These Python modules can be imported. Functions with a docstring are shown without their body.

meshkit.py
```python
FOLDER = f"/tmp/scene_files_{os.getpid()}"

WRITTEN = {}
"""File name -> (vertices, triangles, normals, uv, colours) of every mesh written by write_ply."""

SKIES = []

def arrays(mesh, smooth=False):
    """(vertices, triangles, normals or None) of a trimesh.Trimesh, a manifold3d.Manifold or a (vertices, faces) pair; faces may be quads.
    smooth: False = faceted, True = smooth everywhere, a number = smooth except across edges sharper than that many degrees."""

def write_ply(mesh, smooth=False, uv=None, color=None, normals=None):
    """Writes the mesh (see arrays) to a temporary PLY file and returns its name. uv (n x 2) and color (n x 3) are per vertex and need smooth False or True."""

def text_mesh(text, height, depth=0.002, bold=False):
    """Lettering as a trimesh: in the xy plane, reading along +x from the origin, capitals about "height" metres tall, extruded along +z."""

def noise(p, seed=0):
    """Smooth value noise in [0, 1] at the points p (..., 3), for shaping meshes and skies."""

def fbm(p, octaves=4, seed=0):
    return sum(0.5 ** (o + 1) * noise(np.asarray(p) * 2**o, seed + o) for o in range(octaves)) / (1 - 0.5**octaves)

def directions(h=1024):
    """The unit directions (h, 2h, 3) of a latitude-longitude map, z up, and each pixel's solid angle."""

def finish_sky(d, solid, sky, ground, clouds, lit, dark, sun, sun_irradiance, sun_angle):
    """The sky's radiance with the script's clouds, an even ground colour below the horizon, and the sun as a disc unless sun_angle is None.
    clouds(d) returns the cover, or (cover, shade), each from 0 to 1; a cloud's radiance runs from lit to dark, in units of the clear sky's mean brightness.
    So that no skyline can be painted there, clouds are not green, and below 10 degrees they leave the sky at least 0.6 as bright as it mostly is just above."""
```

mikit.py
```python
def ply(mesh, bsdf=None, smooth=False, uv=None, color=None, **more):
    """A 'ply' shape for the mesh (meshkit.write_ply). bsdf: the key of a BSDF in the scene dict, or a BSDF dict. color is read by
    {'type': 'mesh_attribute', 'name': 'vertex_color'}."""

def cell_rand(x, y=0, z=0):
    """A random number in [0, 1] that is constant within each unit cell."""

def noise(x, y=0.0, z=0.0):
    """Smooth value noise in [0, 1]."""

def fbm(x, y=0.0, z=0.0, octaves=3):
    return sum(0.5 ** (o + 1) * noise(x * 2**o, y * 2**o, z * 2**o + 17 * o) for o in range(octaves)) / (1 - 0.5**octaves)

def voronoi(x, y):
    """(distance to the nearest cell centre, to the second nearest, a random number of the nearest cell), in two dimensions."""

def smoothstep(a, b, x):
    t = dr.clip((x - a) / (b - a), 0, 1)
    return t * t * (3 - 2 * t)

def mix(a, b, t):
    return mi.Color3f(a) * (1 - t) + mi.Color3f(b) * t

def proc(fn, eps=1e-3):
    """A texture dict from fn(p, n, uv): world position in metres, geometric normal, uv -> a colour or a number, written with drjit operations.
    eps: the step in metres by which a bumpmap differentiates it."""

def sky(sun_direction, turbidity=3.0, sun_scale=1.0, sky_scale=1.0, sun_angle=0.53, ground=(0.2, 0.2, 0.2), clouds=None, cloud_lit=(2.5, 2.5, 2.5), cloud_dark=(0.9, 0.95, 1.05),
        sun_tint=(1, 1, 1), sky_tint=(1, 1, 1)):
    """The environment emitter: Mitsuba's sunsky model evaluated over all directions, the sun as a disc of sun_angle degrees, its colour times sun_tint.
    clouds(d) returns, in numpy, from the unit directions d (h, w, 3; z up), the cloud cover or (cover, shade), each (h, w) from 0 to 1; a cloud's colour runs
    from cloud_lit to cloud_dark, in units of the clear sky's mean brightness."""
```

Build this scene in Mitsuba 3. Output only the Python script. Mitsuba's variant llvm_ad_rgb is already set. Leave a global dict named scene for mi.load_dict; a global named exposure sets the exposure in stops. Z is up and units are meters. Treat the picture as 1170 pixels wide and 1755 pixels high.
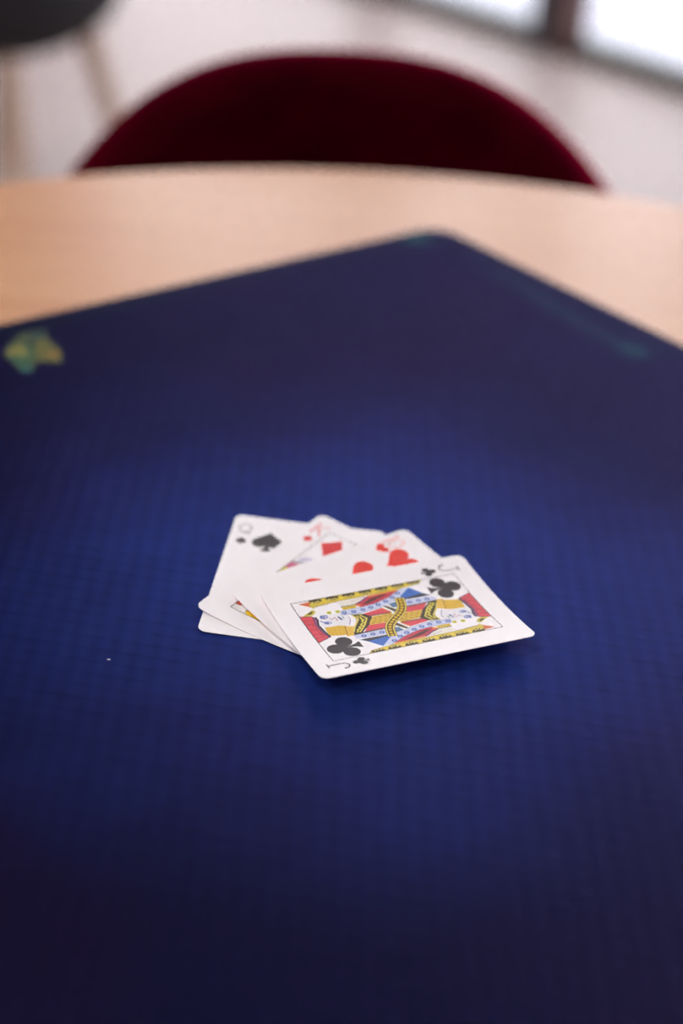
import math
import numpy as np
import trimesh
import manifold3d as m3
import mitsuba as mi
import mikit
from meshkit import fbm as mfbm
from shapely.geometry import Polygon, Point, LineString, box
from shapely.ops import unary_union
from shapely import affinity

T = mi.ScalarTransform4f
scene, labels = {}, {}

# ------------------------------------------------------------------ camera, sky, exposure
exposure = 1.94
CAM_H, PITCH, ROLL, F_PX = 1.12536, 0.52947, 0.07458, 2978.0
fw = np.array([0, math.cos(PITCH), -math.sin(PITCH)])
up0, rt0 = np.array([0, math.sin(PITCH), math.cos(PITCH)]), np.array([1.0, 0, 0])
up = -math.sin(ROLL) * rt0 + math.cos(ROLL) * up0
cam = np.array([0, 0, CAM_H])
scene['camera'] = {
    'type': 'thinlens', 'to_world': T().look_at(origin=cam.tolist(), target=(cam + fw).tolist(), up=up.tolist()),
    'fov': math.degrees(2 * math.atan(1170 / 2 / F_PX)), 'fov_axis': 'x', 'near_clip': 0.01, 'far_clip': 200.0,
    'aperture_radius': 0.0084, 'focus_distance': 0.648}
SKY = 6.4
scene['sky'] = mikit.sky((0.3, 0.5, 0.6), turbidity=6, sun_scale=0.0, sky_scale=1.0, ground=(0.5, 0.5, 0.5), sun_angle=None,
                         clouds=lambda d: (np.ones(d.shape[:2]), 0.25 * mfbm(d * 3.0, 3, 5)),
                         cloud_lit=(SKY * 1.0, SKY * 0.985, SKY * 1.02), cloud_dark=(SKY * 0.75, SKY * 0.75, SKY * 0.8))


# ------------------------------------------------------------------ helpers
def lin(*c):
    c = np.asarray(c, float) / 255
    return np.where(c <= 0.04045, c / 12.92, ((c + 0.055) / 1.055) ** 2.4).tolist()


def rgb(c):
    return {'type': 'rgb', 'value': [float(x) for x in c]}


def mat(name, color, rough=0.5, **k):
    scene[name] = {'type': 'twosided', 'bsdf': {'type': 'principled', 'base_color': color if isinstance(color, dict) else rgb(color), 'roughness': rough, **k}}
    return name


def put(key, mesh, bsdf, smooth=False, label=None, category=None, group=None, kind=None, color=None, **k):
    scene[key] = mikit.ply(mesh, bsdf, smooth=smooth, color=color, **k)
    e = {n: v for n, v in dict(label=label, category=category, group=group, kind=kind).items() if v}
    if e:
        labels[key] = e


def bx(lo, hi, bevel=0.0):
    lo, hi = np.asarray(lo, float), np.asarray(hi, float)
    if bevel:
        c, s = (lo + hi) / 2, (hi - lo) / 2 - bevel
        pts = [c + s * np.array([a, b, d]) + bevel * np.array(o) for a in (-1, 1) for b in (-1, 1) for d in (-1, 1) for o in ((a, 0, 0), (0, b, 0), (0, 0, d))]
        return trimesh.convex.convex_hull(np.array(pts))
    return trimesh.creation.box(bounds=[lo, hi])


def lathe(profile, n=96):
    return trimesh.creation.revolve(np.asarray(profile, float), sections=n)


def frustum(p0, p1, r0, r1, n=24):
    p0, p1 = np.asarray(p0, float), np.asarray(p1, float)
    z = (p1 - p0) / np.linalg.norm(p1 - p0)
    x = np.cross(z, [0.3, 1, 0.1]); x /= np.linalg.norm(x); y = np.cross(z, x)
    a = np.arange(n) * 2 * np.pi / n
    ring = np.cos(a)[:, None] * x + np.sin(a)[:, None] * y
    v = np.vstack([p0 + ring * r0 * .8, p0 + ring * r0 + z * r0 * .2, p1 + ring * r1 - z * r1 * .2, p1 + ring * r1 * .8, [p0], [p1]])
    f = []
    for k in range(3):
        for i in range(n):
            j = (i + 1) % n
            f += [[k * n + i, k * n + j, k * n + n + j], [k * n + i, k * n + n + j, k * n + n + i]]
    for i in range(n):
        j = (i + 1) % n
        f += [[4 * n, j, i], [4 * n + 1, 3 * n + i, 3 * n + j]]
    return trimesh.Trimesh(v, f, process=False)


TABLE_Z, MAT_Z = 0.750, 0.753

# ------------------------------------------------------------------ the room: floor, window wall on the diagonal, walls, ceiling
WA = math.radians(-43.5)
WP = np.array([0.358, 4.235])                      # a point at the foot of the window wall
wd = np.array([math.cos(WA), math.sin(WA)])        # along the wall (to the right)
wn = np.array([-wd[1], wd[0]])                     # outwards
RM = np.eye(4); RM[:2, 0], RM[:2, 1], RM[:2, 3] = wd, wn, WP   # local x = along the wall, y = outwards


def wall_local(mesh):
    return mesh.copy().apply_transform(RM)


S0, S1, DEEP, CEIL = -4.2, 6.0, -8.0, 3.7


def floor_color(p, n, uv):
    a = mikit.fbm(p.x * 1.7, p.y * 1.7, 3.0, octaves=4)
    b = mikit.noise(p.x * 60, p.y * 60, 1.0)
    return mikit.mix(lin(182, 167, 166), lin(192, 177, 176), a) * (0.97 + 0.05 * b)


mat('floor_resin', mikit.proc(floor_color), 0.42, specular=0.2)
mat('wall_paint', lin(226, 222, 220), 0.75)
mat('ceiling_paint', lin(92, 90, 92), 0.9)
mat('frame_grey', lin(70, 72, 80), 0.5, specular=0.3)
mat('frame_dark', lin(60, 60, 56), 0.5)
mat('frame_brown', lin(84, 52, 50), 0.5)
mat('terrace_stone', lin(186, 190, 202), 0.8)
scene['pane_glass'] = {'type': 'thindielectric', 'int_ior': 1.5}

put('floor', wall_local(bx((S0 - .1, DEEP - .1, -0.12), (S1 + .1, 0.09, 0))), 'floor_resin', kind='structure', label='pale pinkish glossy floor running up to the glass wall')
put('ceiling', wall_local(bx((S0 - .1, DEEP - .1, CEIL), (S1 + .1, 0.25, CEIL + .12))), 'ceiling_paint', kind='structure', label='dark grey ceiling')
put('wall_back', wall_local(bx((S0 - .1, DEEP - .1, 0), (S1 + .1, DEEP, CEIL))), 'wall_paint', kind='structure', label='plain white back wall')
put('wall_left', wall_local(bx((S0 - .1, DEEP, 0), (S0, 0.09, CEIL))), 'wall_paint', kind='structure', label='plain white side wall')
put('wall_right', wall_local(bx((S1, DEEP, 0), (S1 + .1, 0.09, CEIL))), 'wall_paint', kind='structure', label='plain white side wall')
put('wall_front', wall_local(trimesh.util.concatenate([bx((S0, 0, 2.80), (S1, 0.09, CEIL)), bx((S0, 0, 0), (-1.889, 0.09, 2.80)), bx((5.56, 0, 0), (S1, 0.09, 2.80))])), 'wall_paint', kind='structure', label='white wall around the glass bays')
put('terrace', wall_local(bx((S0 - 12, 0.09, -0.30), (S1 + 12, 16, -0.06))), 'terrace_stone', kind='structure', label='pale terrace outside the glass wall')

# the glass wall: bays about 0.62 m wide, each a window of the room with its sill rail, post and pane
BAY, POST_AT = 0.607, 0.090
POSTS = [POST_AT - BAY - 1.3] + [POST_AT + i * BAY for i in range(-1, 10)]
for n, (x0, x1) in enumerate(zip(POSTS, POSTS[1:]), 1):
    w = f'window_{n}'
    a, b = x0 + 0.055, x1 - 0.074
    rail = trimesh.util.concatenate([bx((a, 0.0, 0.0), (b, 0.07, 0.042), .004), bx((a, 0.0, 2.74), (b, 0.07, 2.80), .004)])
    put(w, wall_local(rail), 'frame_dark', kind='structure', label='full-height window bay with a dark bottom rail')
    put(f'{w}__post', wall_local(bx((x0 - 0.072, -0.012, 0.0), (x0 + 0.002, 0.08, 2.80), .004)), 'frame_grey', label='blue grey upright of the window frame')
    put(f'{w}__post_cover', wall_local(bx((x0 + 0.002, -0.018, 0.0), (x0 + 0.054, 0.06, 2.80), .004)), 'frame_brown', label='brown upright strip beside the grey frame')
    pane = trimesh.Trimesh([[a, .035, .042], [b, .035, .042], [b, .035, 2.74], [a, .035, 2.74]], [[0, 1, 2], [0, 2, 3]], process=False)
    put(f'{w}__pane', wall_local(pane), 'pane_glass', label='clear glass pane')

# unseen fill lights added to brighten the table, built as ceiling panels, 60 x 60 cm, in rows parallel to the glass wall
FILL_LIGHT = 5.4
mat('fill_light_frame', lin(235, 235, 235), 0.5)
scene['fill_light_diffuser'] = {'type': 'diffuse', 'reflectance': rgb((.8, .8, .8))}
n = 0
for ly in (-3.7, -5.7):
    for lx in (-2.6, -0.6, 1.4, 3.4):
        k = 'added_fill_light' + (f'_{n:03d}' if n else '')
        q = [[lx - .28, ly - .28, CEIL - .022], [lx - .28, ly + .28, CEIL - .022], [lx + .28, ly + .28, CEIL - .022], [lx + .28, ly - .28, CEIL - .022]]
        put(k + '__diffuser', wall_local(trimesh.Trimesh(q, [[0, 1, 2], [0, 2, 3]], process=False)), 'fill_light_diffuser', emitter={'type': 'area', 'radiance': rgb((FILL_LIGHT, FILL_LIGHT * .97, FILL_LIGHT * .95))})
        ring = trimesh.util.concatenate([bx((lx - .3, ly - .3, CEIL - .03), (lx - .28, ly + .3, CEIL)), bx((lx + .28, ly - .3, CEIL - .03), (lx + .3, ly + .3, CEIL)),
                                         bx((lx - .28, ly - .3, CEIL - .03), (lx + .28, ly - .28, CEIL)), bx((lx - .28, ly + .28, CEIL - .03), (lx + .28, ly + .3, CEIL))])
        put(k + '__frame', wall_local(ring), 'fill_light_frame')
        labels[k] = {'label': 'unseen square white fill light panel added on the ceiling', 'category': 'ceiling light', 'group': 'added fill light panels'}
        n += 1

# ------------------------------------------------------------------ round table
TC, TR, TT = np.array([0.0425, 0.5775]), 0.5055, 0.028


def wood(p, n, uv):
    g = mikit.fbm(p.x * 5 + 3, p.y * 70, p.z * 70, octaves=4)
    warp = mikit.noise(p.x * 2.3, p.y * 9, 5.0)
    rings = mikit.noise(p.x * 1.2, p.y * 26 + warp * 5, 2.0)
    t = 0.55 * g + 0.45 * rings
    return mikit.mix(lin(190, 131, 92), lin(210, 158, 118), t)


mat('beech_top', mikit.proc(wood), 0.3, specular=0.9, clearcoat=0.4, clearcoat_gloss=0.75)
mat('leg_metal', lin(225, 222, 220), 0.4)
prof = [(0, TABLE_Z - TT)] + [(TR - 0.006 + 0.006 * math.sin(t), TABLE_Z - TT + 0.006 - 0.006 * math.cos(t)) for t in np.linspace(0, math.pi / 2, 6)] + \
       [(TR - 0.004 + 0.004 * math.cos(t), TABLE_Z - 0.004 + 0.004 * math.sin(t)) for t in np.linspace(0, math.pi / 2, 6)] + [(0, TABLE_Z)]
top = lathe(prof, 160); top.apply_translation([*TC, 0])
put('round_table__tabletop', top, 'beech_top', smooth=30)
col = lathe([(0, .02), (.045, .02), (.04, .06), (.034, .12), (.034, .66), (.05, .70), (.16, .712), (.16, TABLE_Z - TT), (0, TABLE_Z - TT)], 48); col.apply_translation([*TC, 0])
put('round_table__column', col, 'leg_metal', smooth=30, label='pale pedestal column')
base = lathe([(0, 0), (.215, 0), (.22, .006), (.217, .012), (.06, .022), (0, .022)], 96); base.apply_translation([*TC, 0])
put('round_table__base', base, 'leg_metal', smooth=30, label='round pedestal foot')
labels['round_table'] = {'label': 'round light beech table with the dark blue game mat on it', 'category': 'table'}

# ------------------------------------------------------------------ the game mat
MC = np.array([0.0452, 0.9815])                    # far corner
ME = math.radians(-140.6)
e1, e2 = np.array([math.cos(ME), math.sin(ME)]), np.array([math.cos(ME + math.radians(91.3)), math.sin(ME + math.radians(91.3))])
ML = 0.60
f1, f2 = np.linalg.inv(np.column_stack([e1, e2]))   # the mat is a touch out of square: world -> mat axes
GRID = 0.0075


def weave(p):
    import drjit as dr
    x, y = (p.x + 0.02 * p.y) / GRID, (0.13 * p.x + p.y) / GRID
    return dr.sin(2 * math.pi * x), dr.sin(2 * math.pi * y), x, y


def mat_color(p, n, uv):
    import drjit as dr
    sx, sy, x, y = weave(p)
    s = (p.x - MC[0]) * float(f1[0]) + (p.y - MC[1]) * float(f1[1])       # along the left edge
    t = (p.x - MC[0]) * float(f2[0]) + (p.y - MC[1]) * float(f2[1])       # along the right edge
    cloud = mikit.fbm(p.x * 9, p.y * 9, 4.0, octaves=3)
    c = mikit.mix(lin(24, 46, 112), lin(29, 51, 120), cloud)
    edge = dr.minimum(dr.minimum(s, t), dr.minimum(ML - s, ML - t))
    # printed border: a teal-black band, violet print inside it with some painted-in dimming
    # the print: a mottled royal blue cloud that runs out into patches of navy and violet towards the border; part of this darkening is light fall-off painted in
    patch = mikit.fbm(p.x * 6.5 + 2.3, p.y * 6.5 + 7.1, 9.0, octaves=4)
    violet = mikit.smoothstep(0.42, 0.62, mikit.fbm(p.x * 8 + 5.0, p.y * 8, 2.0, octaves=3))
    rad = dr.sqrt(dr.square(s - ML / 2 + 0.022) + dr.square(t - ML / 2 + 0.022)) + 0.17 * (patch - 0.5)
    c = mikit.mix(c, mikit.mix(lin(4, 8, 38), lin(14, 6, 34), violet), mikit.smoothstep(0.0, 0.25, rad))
    band = 1 - mikit.smoothstep(0.008, 0.020, edge)
    c = mikit.mix(c, lin(6, 26, 34), band * 0.8)
    # printed green marks by the far corner and along the right edge
    g1 = dr.exp(-((dr.square(s - 0.024) + dr.square(t - 0.008)) / 0.009 ** 2))
    arc = dr.exp(-dr.square((s - (0.018 + 0.010 * mikit.smoothstep(0.05, 0.18, t))) / 0.006)) * mikit.smoothstep(0.03, 0.12, t) * (1 - mikit.smoothstep(0.19, 0.2, t))
    tip = dr.exp(-((dr.square(s - 0.027) + dr.square(t - 0.185)) / 0.008 ** 2))
    c = mikit.mix(c, lin(30, 96, 84), dr.clip(0.7 * g1 + 0.22 * arc + 0.3 * tip, 0, 1))
    dash = mikit.smoothstep(0.55, 1.0, sy) * (0.4 + 0.6 * mikit.cell_rand(dr.floor(x - 0.25), dr.floor(y), 2.0))
    rel = 1 + 0.07 * sx - 0.16 * dash + 0.14 * (mikit.noise(x, y, 3.0) - .5)
    return c * rel


def mat_height(p, n, uv):
    import drjit as dr
    sx, sy, x, y = weave(p)
    return 0.5 + 0.3 * sx + 0.14 * sy + 0.15 * mikit.noise(x * 5, y * 5, 0.0)


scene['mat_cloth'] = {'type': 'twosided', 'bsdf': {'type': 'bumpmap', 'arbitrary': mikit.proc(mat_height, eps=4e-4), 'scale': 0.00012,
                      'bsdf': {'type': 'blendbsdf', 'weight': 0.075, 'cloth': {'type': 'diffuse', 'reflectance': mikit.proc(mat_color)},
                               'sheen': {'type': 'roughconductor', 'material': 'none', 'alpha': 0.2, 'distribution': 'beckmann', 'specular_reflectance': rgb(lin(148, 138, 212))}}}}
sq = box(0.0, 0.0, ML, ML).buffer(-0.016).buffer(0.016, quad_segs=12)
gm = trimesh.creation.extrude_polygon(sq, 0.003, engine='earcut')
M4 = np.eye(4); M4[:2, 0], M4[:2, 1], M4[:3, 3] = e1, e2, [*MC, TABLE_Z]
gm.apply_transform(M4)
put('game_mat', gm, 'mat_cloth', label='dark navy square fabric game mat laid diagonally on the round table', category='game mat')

scene['ink'] = {'type': 'twosided', 'bsdf': {'type': 'principled', 'base_color': {'type': 'mesh_attribute', 'name': 'vertex_color'}, 'roughness': 0.42, 'specular': 0.4}}
scene['mat_ink'] = {'type': 'twosided', 'bsdf': {'type': 'principled', 'base_color': {'type': 'mesh_attribute', 'name': 'vertex_color'}, 'roughness': 0.6, 'specular': 0.25}}


def paint(layers):
    """Painter's order -> non-overlapping (polygon, colour) pieces; the last layer lies on top."""
    out, acc = [], Polygon()
    for g, c in reversed(layers):
        g = g.buffer(0)
        d = g.difference(acc)
        acc = acc.union(g)
        for q in getattr(d, 'geoms', [d]):
            if q.geom_type == 'Polygon' and q.area > 1e-3:
                out.append((q, c))
    return out


def flat_mesh(pieces, size=None):
    """(vertices n x 2, faces, colours) of coloured polygons."""
    V, F, C, n = [], [], [], 0
    for q, c in pieces:
        q = q.simplify(0.01)
        v, f = trimesh.creation.triangulate_polygon(q, engine='earcut')
        if len(f) == 0:
            continue
        v = np.column_stack([v, np.zeros(len(v))])
        d1, d2 = v[f[:, 1]] - v[f[:, 0]], v[f[:, 2]] - v[f[:, 0]]
        flip = (d1[:, 0] * d2[:, 1] - d1[:, 1] * d2[:, 0]) < 0
        f = np.where(flip[:, None], f[:, ::-1], f)
        if size:
            v, f = trimesh.remesh.subdivide_to_size(v, f, size)
        V.append(v[:, :2]); F.append(f + n); C.append(np.tile(lin(*c), (len(v), 1))); n += len(v)
    return np.vstack(V), np.vstack(F), np.vstack(C)


def world_to_mat(q):
    d = np.asarray(q, float) - MC
    return np.column_stack([d @ f1, d @ f2]) * 1000


emb = world_to_mat([[-.1688, .7637], [-.1687, .7759], [-.165, .789], [-.1562, .7942], [-.1538, .7856], [-.1438, .7716], [-.1418, .7599], [-.1534, .7596], [-.1538, .7486], [-.1578, .7488]])
hole = world_to_mat([[-.1633, .7769], [-.1577, .7823], [-.1568, .7736]])
body = Polygon(emb).buffer(.5)
cen = np.array(body.centroid.coords[0])
tail = Polygon([emb[0], emb[9], emb[8], emb[1]])
lay = [(body.buffer(1.2), (14, 28, 38)), (body, (62, 76, 46)), (Polygon([emb[2], emb[3], emb[4], hole[1]]), (34, 62, 56)),
       (Polygon([emb[0], hole[0], hole[2], emb[8], emb[9]]), (48, 84, 60)), (Point((emb[8] + emb[9]) / 2).buffer(3), (30, 84, 84)),
       (Polygon([emb[0], emb[1] * .5 + emb[0] * .5, hole[0], hole[2] * .6 + emb[9] * .4]), (122, 118, 60)), (Polygon([hole[1], emb[4], emb[5], emb[6], emb[7], hole[2]]), (92, 92, 46)), (Point((emb[5] + emb[6]) / 2 * .75 + hole[2] * .25).buffer(3.4), (132, 98, 44)), (Polygon(hole), (16, 36, 36))]
v2, f, c = flat_mesh(paint(lay))
v3 = np.column_stack([v2 / 1000 @ np.array([e1, e2]) + MC, np.full(len(v2), MAT_Z + 0.00006)])
put('game_mat__emblem', trimesh.Trimesh(v3, f, process=False), 'mat_ink', color=c, label='yellow and green winged emblem printed near the mat edge')

mat('lint_white', lin(205, 200, 215), 0.8)
sp = trimesh.creation.icosphere(subdivisions=2, radius=0.00045); sp.apply_scale([1.5, .8, .6]); sp.apply_translation([-0.0807, 0.5171, MAT_Z + 0.0002])
put('lint_speck', sp, 'lint_white', smooth=True, label='tiny white speck of lint on the blue mat left of the cards', category='lint')

# ------------------------------------------------------------------ the four playing cards (card space in millimetres, u right, v up)
CW, CH, CT = 63.0, 88.0, 0.0003
# x, y, angle of the card's up, height and gentle curl: z = z0 + a u^2 + b u + c v + d v^2
POSE = {'queen': [-0.01593, 0.58027, 1.4897, 0.00035, 0.4617, -0.00205, -0.00133, 0],
        'king': [-0.00361, 0.57441, 1.03498, 0.00091, 1.9581, -0.00329, 0.00339, 0],
        'ten': [0.01233, 0.56649, 0.67562, 0.00291, 1.64619, -0.00256, 0.00525, 0],
        'jack': [0.02369, 0.55211, 0.44901, 0.00468, 2.05245, 0.02738, 0.00158, 0.00097]}


def bend(pose, uv, dz=0.0):
    x, y, a, z0, k, b, c, d = pose
    u, v = uv[:, 0] / 1000, uv[:, 1] / 1000
    upv, rtv = np.array([math.cos(a), math.sin(a)]), np.array([math.sin(a), -math.cos(a)])
    xy = np.array([x, y]) + u[:, None] * rtv + v[:, None] * upv
    return np.column_stack([xy, MAT_Z + z0 + k * u * u + b * u + c * v + d * v * v + dz])


K, WH = (44, 40, 42), (236, 232, 233)
RED, DRED, YEL, BLU, LAV, BRN, GOLD, ORG = (226, 62, 56), (222, 80, 92), (230, 198, 60), (70, 114, 196), (206, 212, 238), (74, 58, 46), (222, 176, 58), (222, 128, 66)


def P(*q):
    return Polygon(q)


def L(q, w, closed=False):
    return LineString(list(q) + ([q[0]] if closed else [])).buffer(w / 2, cap_style=2, quad_segs=3)


def C(x, y, r):
    return Point(x, y).buffer(r, quad_segs=6)


def ell(x, y, a, b):
    return affinity.scale(Point(x, y).buffer(1, quad_segs=12), a, b, origin=(x, y))


def place(g, x, y, s=1.0, inv=False, sy=None):
    g = affinity.scale(g, s, sy or s, origin=(0, 0))
    if inv:
        g = affinity.rotate(g, 180, origin=(0, 0))
    return affinity.translate(g, x, y)


# suit shapes one unit high or so, centred
_t = np.linspace(0, 2 * math.pi, 60)
HEART = Polygon(np.column_stack([16 * np.sin(_t) ** 3, 13 * np.cos(_t) - 5 * np.cos(2 * _t) - 2 * np.cos(3 * _t) - np.cos(4 * _t)]) / 29.0)
HEART = affinity.translate(HEART, 0, 0.09)
_q = np.linspace(0, 1, 9)
DIAMOND = Polygon([(0, .5), (.19, .23), (.39, 0), (.19, -.23), (0, -.5), (-.19, -.23), (-.39, 0), (-.19, .23)])
STEM = Polygon([(-.03, .1), (-.04, -.2), (-.08, -.36), (-.17, -.5), (.17, -.5), (.08, -.36), (.04, -.2), (.03, .1)])
SPADE = unary_union([affinity.translate(affinity.scale(affinity.rotate(HEART, 180, origin=(0, 0)), .78, .82, origin=(0, 0)), 0, .1), STEM])
CLUB = unary_union([C(0, .255, .235), C(-.275, -.105, .235), C(.275, -.105, .235), C(0, .02, .11), STEM])


def letter(ch):
    w = 0.62
    if ch == 'J':
        return unary_union([L([(-23.3, 38.5), (-23.3, 33), (-23.6, 31.6), (-24.6, 30.7), (-25.8, 30.7), (-26.8, 31.6), (-27.1, 33.0)], w), L([(-24.9, 38.4), (-21.9, 38.4)], .6), C(-27.0, 32.9, .5)])
    if ch == 'K':
        return unary_union([L([(-27.6, 37.6), (-27.6, 29.8)], w), L([(-23.6, 37.6), (-27.5, 33.2)], .45), L([(-26.4, 34.4), (-23.4, 29.8)], w),
                            *[L([(x - .9, y), (x + .9, y)], .35) for x in (-27.6, -23.5) for y in (37.6, 29.8)]])
    if ch == 'Q':
        return unary_union([ell(-25.9, 33.8, 2.7, 3.9).difference(ell(-25.9, 33.8, 2.2, 3.4)), L([(-26.6, 31.4), (-25.4, 31.2), (-23.6, 29.4)], .5)])
    return unary_union([L([(-28.2, 37.8), (-28.2, 30)], .5), L([(-28.9, 30), (-27.5, 30)], .35), L([(-29, 36.9), (-28.2, 37.7)], .4), ell(-24.7, 33.9, 2.2, 4.0).difference(ell(-24.7, 33.9, 1.75, 3.55))])


def rot(g):
    return affinity.rotate(g, 180, origin=(0, 0))


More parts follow.
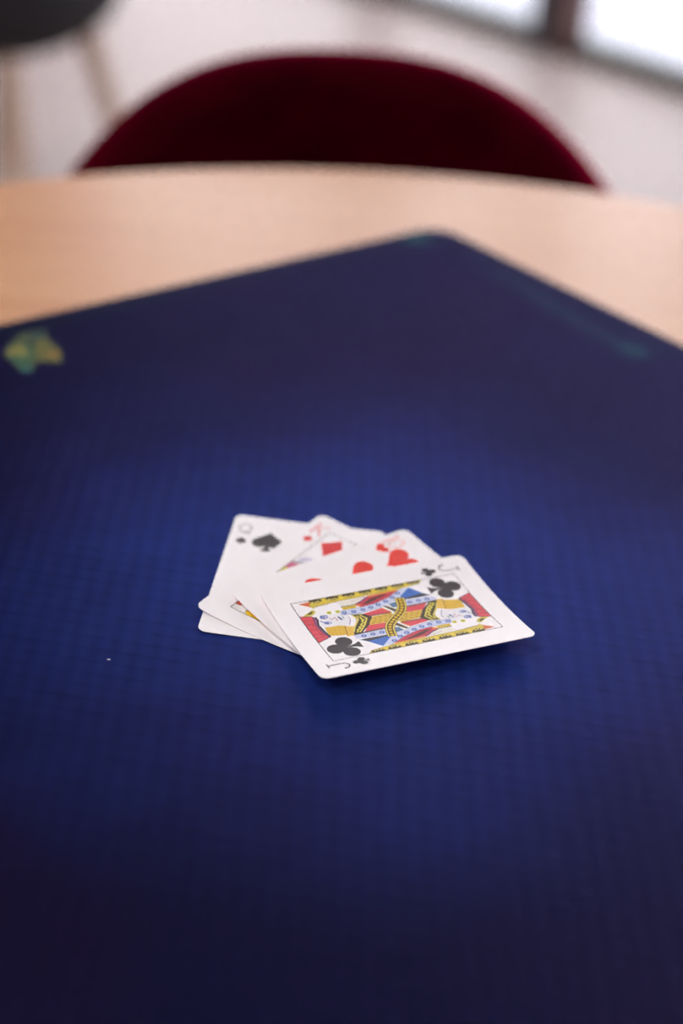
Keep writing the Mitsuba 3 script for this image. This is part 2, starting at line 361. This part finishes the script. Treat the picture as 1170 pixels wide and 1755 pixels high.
def jack_layers():
    h = []
    a = lambda g, c: h.append((g, c))  # noqa: E731
    fr = box(-20.56, -35.03, 20.56, 35.03)
    # sceptre border along the side
    band = P((-20.5, -27.6), (-15.8, -28.0), (-16.3, -22), (-16.9, -17.7), (-17, -8), (-17.3, -3.7), (-17.1, 7.9), (-17.5, 9.6), (-18.6, 18.8), (-20.5, 20.4))
    a(band, (216, 190, 66)); a(L(list(band.exterior.coords), .22).intersection(fr), (120, 100, 40))
    for i, v in enumerate((-25.4, -18.4, -11.4, -4.4, 2.6, 9.6, 16.4)):
        u = -18.7 - (0.2 if v > 8 else 0)
        a(P((-20.5, v - 1.6), (-19.9, v - 2.6), (u - .3, v - 2.0), (u + .5, v - .9), (u + .8, v + .3), (u + .3, v + 1.3), (-19.0, v + 2.6), (-20.2, v + 2.9)).intersection(band.buffer(-.12)), (72, 58, 22))
        for k in (-1.15, 0, 1.15):
            a(C(u - .25 + .35 * (k == 0), v + k, .46), (232, 212, 120))
        a(P((-20.2, v + 3.1), (-18.6, v + 2.7), (u + 1.2, v + 3.6), (-18.3, v + 4.6)).intersection(band), (236, 208, 72))
    a(P((-19.3, -32.4), (-19.8, -27.6), (-16.1, -28.3)), (214, 112, 70))
    a(P((-17.2, -28.6), (-18.9, -27.7), (-15.8, -26.8), (-14.9, -27.9)), (206, 190, 80))
    # hat feather and red hat brim
    a(P((-11.3, -34.2), (-13.4, -30.6), (-14.5, -28.5), (-13.2, -27.6), (-11.4, -29.2), (-10.7, -31.4)), (204, 188, 84))
    a(P((-12.2, -31.9), (-13.6, -29.4), (-12.9, -28.9), (-11.8, -30.4)), (84, 74, 30))
    a(P((-11.3, -34.9), (-10.9, -33), (-10.6, -34.8)), (232, 150, 70))
    brim = P((-11.7, -35), (-10.5, -30.4), (-10.1, -30.3), (-4.4, -31.3), (2.0, -30.6), (4.2, -29.5), (6.9, -34.9))
    a(P((-10.4, -31.0), (-9.6, -29.2), (-4.4, -30.3), (2.4, -29.7), (4.6, -29.0), (6.9, -34.7), (5.9, -34.9), (3.6, -30.4), (-4.4, -31.6)), (148, 88, 132))
    a(brim, DRED); a(L(list(brim.exterior.coords), .3), (112, 40, 62))
    for q in ([(-8.6, -35), (-8.0, -31.2)], [(-5.9, -35), (-5.3, -31.3)], [(-2.4, -35), (-1.8, -31.2)], [(1.2, -35), (1.4, -31)], [(3.6, -34.9), (3.4, -30.6)], [(-9.4, -34.4), (-4.4, -32.3), (1.8, -31.7), (3.4, -31.2)]):
        a(L(q, .22), (120, 44, 62))
    a(L([(-9.8, -29.4), (-7.6, -29.2), (-4.4, -30.3), (1.6, -29.6), (4.4, -29.0)], .75), (52, 44, 60))
    # white hat crown with two yellow dots
    a(L([(-16.3, -27.2), (-16.7, -17.6), (-14.7, -16.3), (-10.6, -17.3)], .22), (170, 150, 150))
    for q in ((-10.9, -23.1), (-10.5, -19.6)):
        a(C(*q, 1.05), (206, 200, 84)); a(C(*q, .4), (150, 140, 60))
    # face
    a(P((-9.4, -28.6), (-9.8, -17.6), (-5.6, -16.6), (-1, -18.6), (-1.2, -28.4), (-4, -29.4)), (238, 236, 240))
    for q in ((-8.7, -26.2, 1.2, 1.6), (-4.7, -26.2, .95, 1.5)):
        a(ell(*q), (98, 110, 178)); a(ell(q[0], q[1] + .3, q[2] * .62, q[3] * .6), (206, 212, 236)); a(ell(q[0], q[1], .4, .45), (56, 64, 120))
    for q in ([(-9.9, -27.4), (-9.5, -24.6)], [(-6.0, -28.0), (-5.3, -27.2)], [(-6.8, -28.6), (-6.0, -28.0)]):
        a(L(q, .5), (104, 112, 170))
    a(L([(-7.9, -24.4), (-6.4, -24), (-7.2, -22.2), (-5.4, -21.8), (-5.2, -22.8)], .32), (190, 130, 140))
    a(L([(-7.4, -20.9), (-6.2, -20.6), (-4.9, -20.2)], .75), (74, 84, 140)); a(L([(-7.1, -19.4), (-5.6, -19.1)], .5), (100, 140, 140))
    # yellow hair and the curl beside it
    hair = P((-2.2, -28.6), (-1.7, -22.8), (-.9, -20.7), (5.1, -22.0), (4.9, -24.6), (3.6, -28.8), (1.9, -29.1))
    a(hair, (226, 184, 62)); a(P((-.7, -21.0), (.6, -17.9), (6.4, -19.8), (6.2, -23.2)), (234, 192, 82)); a(L([(-.8, -20.9), (5.6, -22.6)], .35), (158, 112, 40))
    for v in (-22.2, -23.6, -25.1, -26.6):
        a(L([(-1.2, v), (4.6, v - 1.2)], .12), (206, 160, 50))
    for q in ((1.2, -19.4), (2.6, -20.4), (4.0, -20.2), (3.2, -21.6), (5, -21.4)):
        a(C(*q, .28), (196, 142, 50))
    a(L([(-6.2, -17.2), (-4.6, -17.0), (-2.8, -17.8), (-.8, -19.2)], .3), (140, 126, 160))
    # collar of black and yellow chevrons
    a(P((-7.2, -15.6), (-6.8, -14.4), (-6.6, -12.2), (-5.4, -9.6), (-3.0, -9.6), (-.4, -11.4), (6.6, -17.2), (6.4, -20.2), (4.6, -19.6), (1.2, -18.0), (-3.4, -14.9)), (64, 56, 26))
    a(L([(-6.6, -15.4), (-3.3, -14.3), (1.3, -17.9), (4.2, -19.4)], .75), (224, 204, 110))
    a(L([(-6.3, -12.7), (-3.0, -10.9), (.8, -13.4), (5.2, -17.2)], .7), (226, 206, 96))
    zz = [(-5.9, -13.9), (-4.6, -13.7), (-4.4, -12.9), (-3.0, -13.1), (-2.6, -12.3), (-1.6, -13.6), (-.6, -13.2), (.2, -14.9), (1.2, -14.6), (1.8, -16.3), (2.8, -15.9), (3.2, -17.6), (4.4, -17.6), (4.8, -18.6)]
    a(L(zz, .62), (232, 212, 84))
    # tunic: brown wedge, red panels, gold brocade
    a(P((-5.6, -10.4), (-4.1, -8.8), (-3.0, -8.6), (.8, -11.2), (2.0, -12.2), (5.4, -16.6), (5.8, -17.6), (-.4, -11.6), (-3.0, -9.7)), (78, 56, 44))
    a(P((-6.2, -10.9), (-7.7, -2.3), (-4.0, -.1), (-4.0, -8.9)), DRED); a(P((1.7, -12.3), (2.1, -4.9), (5.3, -6.6), (5.4, -15.6)), DRED)
    a(L([(-4.0, -8.8), (-3.9, -4.5), (-3.7, -.2)], .55), (96, 66, 42)); a(L([(5.7, -16.6), (5.6, -6.3)], .6), (70, 56, 66))
    gold = P((.5, -11.4), (-3.4, -8.4), (-3.6, -.2), (0, 0), (2.0, -4.8), (1.8, -11.6))
    a(gold, (224, 184, 72))
    for i, (u, v) in enumerate(((-1.9, -7.9), (-.2, -8.9), (.9, -9.9), (-2.2, -5.6), (-.4, -6.4), (1.1, -7.3), (-2.6, -3.2), (-.8, -4.0), (.8, -4.9), (-2.7, -1.4), (-1.4, -2.0))):
        a(C(u, v, .52), (158, 112, 36)); a(C(u, v, .24), (232, 196, 92))
        a(L([(u - .9, v - .7), (u - .5, v - 1.1)], .2), (158, 112, 36))
    a(L([(-7.8, -2.4), (-4.1, -.05)], .5), (232, 178, 110))
    # beaded bands
    up_band = [(-9.2, -19.4), (-8.8, -13.8), (-8.8, -9.9), (-9.3, -6.4), (-10.2, -2.7), (-11.4, .8), (-13.0, 4.4), (-15.0, 7.8), (-16.0, 10.4), (-16.7, 12.8)]
    a(P((-10.6, -18.4), (-10.5, -11.4), (-11.3, -3.4), (-13.4, 3.1), (-16.4, 8.1), (-17.3, 10.0), (-17.0, 13.2), (-13.8, 9.8), (-11.5, 7.4), (-8.2, -1.9), (-6.9, -11.9), (-8.1, -19.6)), LAV)
    a(L([(-8.1, -19.4), (-6.9, -11.9), (-8.2, -1.9)], .25), (110, 110, 150)); a(L([(-10.6, -18.4), (-10.5, -11.4), (-11.3, -3.4), (-13.4, 3.1), (-17.3, 10.0)], .25), (130, 120, 160))
    for u, v in ((-9.1, -17.6), (-8.7, -13.8), (-8.8, -9.9), (-9.3, -6.4), (-10.2, -2.8), (-11.3, .9), (-13.0, 4.4), (-15.0, 7.7)):
        a(ell(u, v, .95, 1.05), (76, 96, 170)); a(ell(u, v, .42, .45), (196, 206, 238))
    a(P((6.4, -20.6), (6.2, -16.1), (6.2, -6.2), (9.9, -7.2), (9.8, -16.3), (8.7, -20.4)), LAV)
    for v in (-17.0, -13.3, -9.6):
        a(ell(7.95, v, .95, 1.05), (76, 96, 170)); a(ell(7.95, v, .42, .45), (196, 206, 238))
    a(L([(6.2, -20.6), (6.2, -6.4)], .22), (120, 110, 150))
    # sleeve in dark red, orange edge, gold cuff
    a(P((-13.3, -11.4), (-16.5, -4.9), (-17.0, 7.6), (-16.4, 8.0), (-13.5, 2.9), (-11.4, -3.6), (-10.7, -9.6)), (196, 66, 82))
    a(P((-12.5, -8.4), (-14.6, -4.6), (-15.9, 1.6), (-15.7, 3.4), (-13.1, -3.5), (-11.9, -6.6)), (98, 52, 50))
    a(P((-15.9, -5.6), (-16.9, -4.6), (-17.4, 9.2), (-16.6, 8.2), (-16.2, -1.0)), (228, 144, 62))
    a(P((-13.1, -11.1), (-12.7, -9.4), (-10.7, -9.7), (-12.3, -11.6)), (224, 122, 60))
    a(P((-12.7, -17.2), (-12.7, -11.5), (-10.8, -11.6), (-10.9, -17.2)), (222, 190, 58)); a(L([(-13.0, -17.4), (-13.0, -11.5)], .45), (84, 66, 30))
    for v in (-16.2, -15, -13.8, -12.6):
        a(C(-11.7, v, .3), (150, 118, 34))
    a(P((-16.3, -16.4), (-16.6, -9.0), (-16.7, -5.0), (-14.2, -8.8), (-13.4, -11.5), (-13.6, -16.8)), (238, 232, 216)); a(L([(-14.9, -12.4), (-16.6, -5.4)], .5), (206, 190, 210))
    a(L([(-13.0, -11.4), (-14.6, -7.6), (-16.3, -4.6)], .5), (108, 64, 120))
    # blue skirt and its dark hem, steel wedges by the chain
    a(P((9.9, -19.4), (10.2, -7.2), (11.2, -7.4), (11.6, -11), (12.2, -17.0)), (62, 62, 70)); a(P((12.0, -17.0), (11.2, -10.2), (10.9, -7.4), (12.9, -7.9), (17.2, -13.3)), BLU)
    a(L([(9.7, -19.8), (12.2, -17.1), (17.4, -13.2)], .3), (150, 160, 200))
    a(P((-8.7, -1.6), (-8.5, -.2), (-6.2, 1.6), (-4.2, 3.0), (-3.8, 1.2)), (84, 70, 48)); a(P((-9.2, 1.0), (-10.0, 4.6), (-6.4, 3.6), (-6.6, 2.0)), (98, 128, 164))
    a(L([(-9.0, .1), (-6.2, 2.2), (-4.6, 3.3)], .35), (216, 214, 190))
    full = h + [(rot(g), c) for g, c in h]
    # the chain across the middle
    half = [(12.0, -6.9), (8.9, -6.3), (6.2, -5.5), (3.7, -4.1), (1.6, -2.0), (0, 0)]
    cl = half + [(-u, -v) for u, v in half[::-1][1:]]
    ls = LineString(cl)
    full += [(ls.buffer(1.95, cap_style=2), (110, 84, 30)), (ls.buffer(1.75, cap_style=2), (230, 204, 96)), (ls.buffer(1.15, cap_style=2), (96, 74, 24))]
    n = 15
    for i in range(n):
        p = ls.interpolate((i + .5) / n, normalized=True)
        full.append((C(p.x, p.y, .72), (226, 186, 48)))
    line = fr.buffer(.17, join_style=2).difference(fr.buffer(-.17, join_style=2))
    return [(g.intersection(fr), c) for g, c in full] + [(line, (92, 86, 90))]


def king_layers():
    fr = box(-21.3, -34.9, 21.3, 34.9)
    h = []
    a = lambda g, c: h.append((g, c))  # noqa: E731
    # upper half: hand and weapon down the left side, crown, hair, robe
    a(P((-21.3, 6.2), (-21.3, -4), (-18.6, 1.0), (-17.2, 5.0), (-18.4, 7.2)), (206, 110, 142)); a(P((-21.3, 1.8), (-21.3, -9), (-18.4, -2.2), (-18.6, 2.2)), (214, 200, 92))
    a(L([(-21.3, 7.0), (-18.6, 8.0), (-15.6, 9.3)], .8), (62, 54, 62)); a(P((-20.6, 8.2), (-18.8, 13.6), (-15.4, 14.4), (-14.6, 10.0)), (214, 210, 226))
    a(L([(-19.6, 10), (-16.4, 13.2), (-15.2, 11.2)], .3), (150, 150, 190))
    a(P((-9, 34.8), (-8.4, 31.6), (-7.0, 32.4), (-6.6, 34.8)), (150, 140, 130)); a(P((-6, 34.8), (-6, 28), (8, 28), (8, 34.8)), YEL); a(P((-6, 28), (8, 28), (8, 25), (-6, 25)), DRED)
    a(P((-8, 25), (10, 25), (11, 12), (-9, 12)), (238, 234, 232)); a(P((8, 26), (13, 25), (14, 13), (9, 12)), YEL); a(P((-9, 12), (14, 12), (20, 0), (-14, 0)), DRED); a(P((-4, 12), (6, 12), (4, 0), (-2, 0)), GOLD)
    # upper right corner (shows at the near corner of the card, turned round)
    a(P((21.3, 34.9), (21.3, 30), (16.6, 33.2)), (238, 234, 232)); a(P((21.3, 31.6), (21.3, 27.4), (18.6, 29.6), (19.0, 31.4)), (196, 70, 56)); a(L([(21.3, 31.8), (19.0, 31.6), (18.4, 29.4)], .3), (120, 60, 40))
    a(P((14.2, 34.9), (15.2, 33.0), (12.4, 30.8), (4.0, 32.2), (1.5, 34.9)), (240, 200, 34)); a(L([(15.0, 34.4), (15.3, 32.8), (12.4, 30.6)], .3), (130, 110, 40))
    full = h + [(rot(g), c) for g, c in h]
    line = fr.buffer(.16, join_style=2).difference(fr.buffer(-.16, join_style=2))
    return [(g.intersection(fr), c) for g, c in full] + [(line, (66, 60, 64))]


def queen_layers():
    h = [(P((-7, 30), (9, 30), (9, 26), (-7, 26)), YEL), (P((-6, 26), (8, 26), (9, 13), (-7, 13)), (238, 232, 230)), (P((8, 26), (12, 25), (13, 10), (8, 12)), YEL), (P((-8, 13), (12, 13), (15, 0), (-10, 0)), DRED), (P((-2, 13), (6, 13), (5, 0), (-3, 0)), BLU)]
    return h + [(rot(g), c) for g, c in h]


# bodies
def blank(right=CW / 2):
    rr = box(-CW / 2, -CH / 2, right, CH / 2).buffer(-3.4).buffer(3.4, quad_segs=10)
    b = trimesh.creation.extrude_polygon(rr, CT * 1000, engine='earcut')
    b.apply_translation([0, 0, -CT * 1000])
    mm = m3.Manifold(m3.Mesh(np.asarray(b.vertices, np.float32), np.asarray(b.faces, np.uint32))).refine_to_length(2.6).to_mesh()
    return np.asarray(mm.vert_properties[:, :3], float), np.asarray(mm.tri_verts)


mat('card_stock', lin(250, 246, 248), 0.38, specular=0.4)


def show(key, pose, layers, label=None):
    pieces = paint(layers)
    v, f, c = flat_mesh(pieces, 2.6)
    put(key, trimesh.Trimesh(bend(POSE[pose], v, 0.00003), f, process=False), 'ink', color=c, label=label)


def card(key, pose, label, ch, suit, colour, small, big, portrait=None, words=''):
    BV, BF = blank(28.4 if pose == 'ten' else CW / 2)
    m = trimesh.Trimesh(bend(POSE[pose], BV[:, :2], 0) + np.column_stack([np.zeros((len(BV), 2)), BV[:, 2] / 1000]), BF, process=False)
    put(key, m, 'card_stock', label=label, category='playing card')
    for i, g in enumerate((letter(ch), rot(letter(ch)))):
        show(f'{key}__corner_letter' + ('_001' if i else ''), pose, [(g, colour)], f'{words} {"number" if ch == "10" else "letter"} {ch} in the card corner')
    sm = place(suit, *small)
    for i, g in enumerate((sm, rot(sm))):
        show(f'{key}__small_pip' + ('_001' if i else ''), pose, [(g, colour)])
    for i, g in enumerate(big):
        show(f'{key}__large_pip' + (f'_{i:03d}' if i else ''), pose, [(g, colour)])
    if portrait:
        hide = unary_union([g.buffer(.5) for g in big])
        show(f'{key}__portrait', pose, [(g.difference(hide), c) for g, c in portrait], 'double-ended court figure in red, yellow, blue and black')


def both(g):
    return [g, rot(g)]


card('playing_card', 'queen', 'queen of spades, lowest card of the fan, lying flat on the mat', 'Q', SPADE, (62, 54, 57), (-26.2, 23.9, 5.2, False, 5.8), both(place(SPADE, -15.2, 25.4, 15.4)), queen_layers(), 'thin black')
card('playing_card_001', 'king', 'king of diamonds, second card up, between the queen of spades and the ten of hearts', 'K', DIAMOND, (222, 60, 62), (-25.6, 24.7, 5.4), both(place(DIAMOND, -14.2, 25.8, 14.4)), king_layers(), 'thin red')
tens = [place(HEART, sx * 14.2, v, 14.0, inv=v < 0) for sx in (-1, 1) for v in (27.2, 9.0, -9.0, -27.2)] + [place(HEART, 0, v, 14.0, inv=v < 0) for v in (19, -19)]
card('playing_card_002', 'ten', 'ten of hearts with large red hearts, partly covered by the jack of clubs', '10', HEART, (232, 66, 56), (-25.0, 26.0, 5.8), tens, None, 'thin red')
card('playing_card_003', 'jack', 'jack of clubs lying on top of the fan, its colourful court figure in full view', 'J', CLUB, (62, 54, 58), (-24.4, 25.7, 5.4, False, 6.6), both(place(CLUB, -13.0, 27.3, 13.8, False, 13.8)), jack_layers(), 'thin black')

# ------------------------------------------------------------------ burgundy tub chair across the table
import drjit as dr


def velvet(base, dark):
    def fn(p, n, uv):
        a = mikit.fbm(p.x * 40, p.y * 40, p.z * 40, octaves=3)
        return mikit.mix(base, dark, mikit.smoothstep(0.3, 0.8, a))
    return fn


mat('burgundy_velvet', mikit.proc(velvet(lin(52, 1, 11), lin(42, 1, 8))), 0.6, specular=0.0, sheen=1.0, sheen_tint=1.0)
mat('charcoal_fabric', mikit.proc(velvet(lin(38, 36, 40), lin(30, 28, 32))), 0.8, specular=0.2, sheen=0.2)
mat('pale_oak', lin(196, 172, 156), 0.5)
mat('black_steel', lin(30, 28, 28), 0.4)


def tub_shell(center, face, R, thick, ztop, drop, zbot, span, power=2.0, n=72, m=14):
    """Wrapped chair back: an arc in plan whose rounded top falls away to both sides. face: the angle of the middle of the back."""
    V, F = [], []
    for i in range(n + 1):
        ph = -span + 2 * span * i / n
        zt = ztop - drop * (abs(math.degrees(ph)) / 45) ** power
        zt = max(zt, zbot + 0.05)
        th = thick * (1 - 0.25 * (abs(ph) / span) ** 6)
        loop = [(-th / 2, zbot), (-th / 2, zbot + (zt - zbot) * .4)]
        loop += [(-th / 2 * math.cos(t), zt - th / 2 + th / 2 * math.sin(t)) for t in np.linspace(0, math.pi, m)]
        loop += [(th / 2, zbot + (zt - zbot) * .4), (th / 2, zbot)]
        for o, z in loop:
            rr_ = R + o
            an = face + ph
            V.append([center[0] + rr_ * math.cos(an), center[1] + rr_ * math.sin(an), z])
    k = m + 4
    for i in range(n):
        for j in range(k):
            a, b = i * k + j, i * k + (j + 1) % k
            F += [[a, b, b + k], [a, b + k, a + k]]
    for i, s in ((0, 1), (n, -1)):
        c = len(V); V.append(np.mean(V[i * k:(i + 1) * k], 0))
        for j in range(k):
            t = [c, i * k + j, i * k + (j + 1) % k]
            F.append(t if s > 0 else t[::-1])
    me = trimesh.Trimesh(V, F, process=False)
    me.fix_normals()
    return me


CC = np.array([0.0123, 0.9620])
shell = tub_shell(CC, math.pi / 2 + 0.1485, 0.2500, 0.046, 0.7905, 0.0687, 0.40, math.radians(98), power=2.75)
put('tub_chair__backrest', shell, 'burgundy_velvet', smooth=45)
seat = lathe([(0, .38), (.19, .38), (.222, .395), (.226, .43), (.215, .455), (.18, .466), (0, .47)], 72); seat.apply_translation([*CC, 0])
put('tub_chair__seat', seat, 'burgundy_velvet', smooth=40, label='round velvet seat')
for i, (sx, sy) in enumerate(((-1, -1), (1, -1), (-1, 1), (1, 1))):
    put('tub_chair__leg' + (f'_{i:03d}' if i else ''), frustum((CC[0] + sx * .135, CC[1] + sy * .135, .382), (CC[0] + sx * .185, CC[1] + sy * .185, 0), .017, .011), 'black_steel', smooth=40)
labels['tub_chair'] = {'label': 'burgundy velvet tub chair with a curved back behind the far edge of the table', 'category': 'chair'}

# ------------------------------------------------------------------ charcoal chair on wooden legs in the far left corner
DC = np.array([-0.64, 2.60])
bowl = lathe([(0, .385), (.13, .385), (.20, .40), (.245, .435), (.262, .48), (.258, .50), (.20, .50), (0, .50)], 72); bowl.apply_translation([*DC, 0])
put('tub_chair_001__seat', bowl, 'charcoal_fabric', smooth=40)
back = tub_shell(DC, math.radians(225), 0.245, 0.044, 0.80, 0.06, 0.47, math.radians(98))
put('tub_chair_001__backrest', back, 'charcoal_fabric', smooth=45)
LT = [np.array([-0.4306, 2.581]), np.array([-0.5236, 2.4464])]
LF = [np.array([-0.309, 2.581]), np.array([-0.5013, 2.521])]
HB = np.array([-0.545, 2.56])
LT = [LT[0], LT[1], 2 * HB - LT[0], 2 * HB - LT[1]]
LF = [LF[0], LF[1], 2 * HB - LF[0], 2 * HB - LF[1]]
for i in range(4):
    put('tub_chair_001__leg' + (f'_{i:03d}' if i else ''), frustum((*LT[i], .41), (*LF[i], 0), .019, .012), 'pale_oak', smooth=40, label='pale wooden leg')
labels['tub_chair_001'] = {'label': 'dark charcoal chair on pale wooden legs, far left behind the table', 'category': 'chair'}
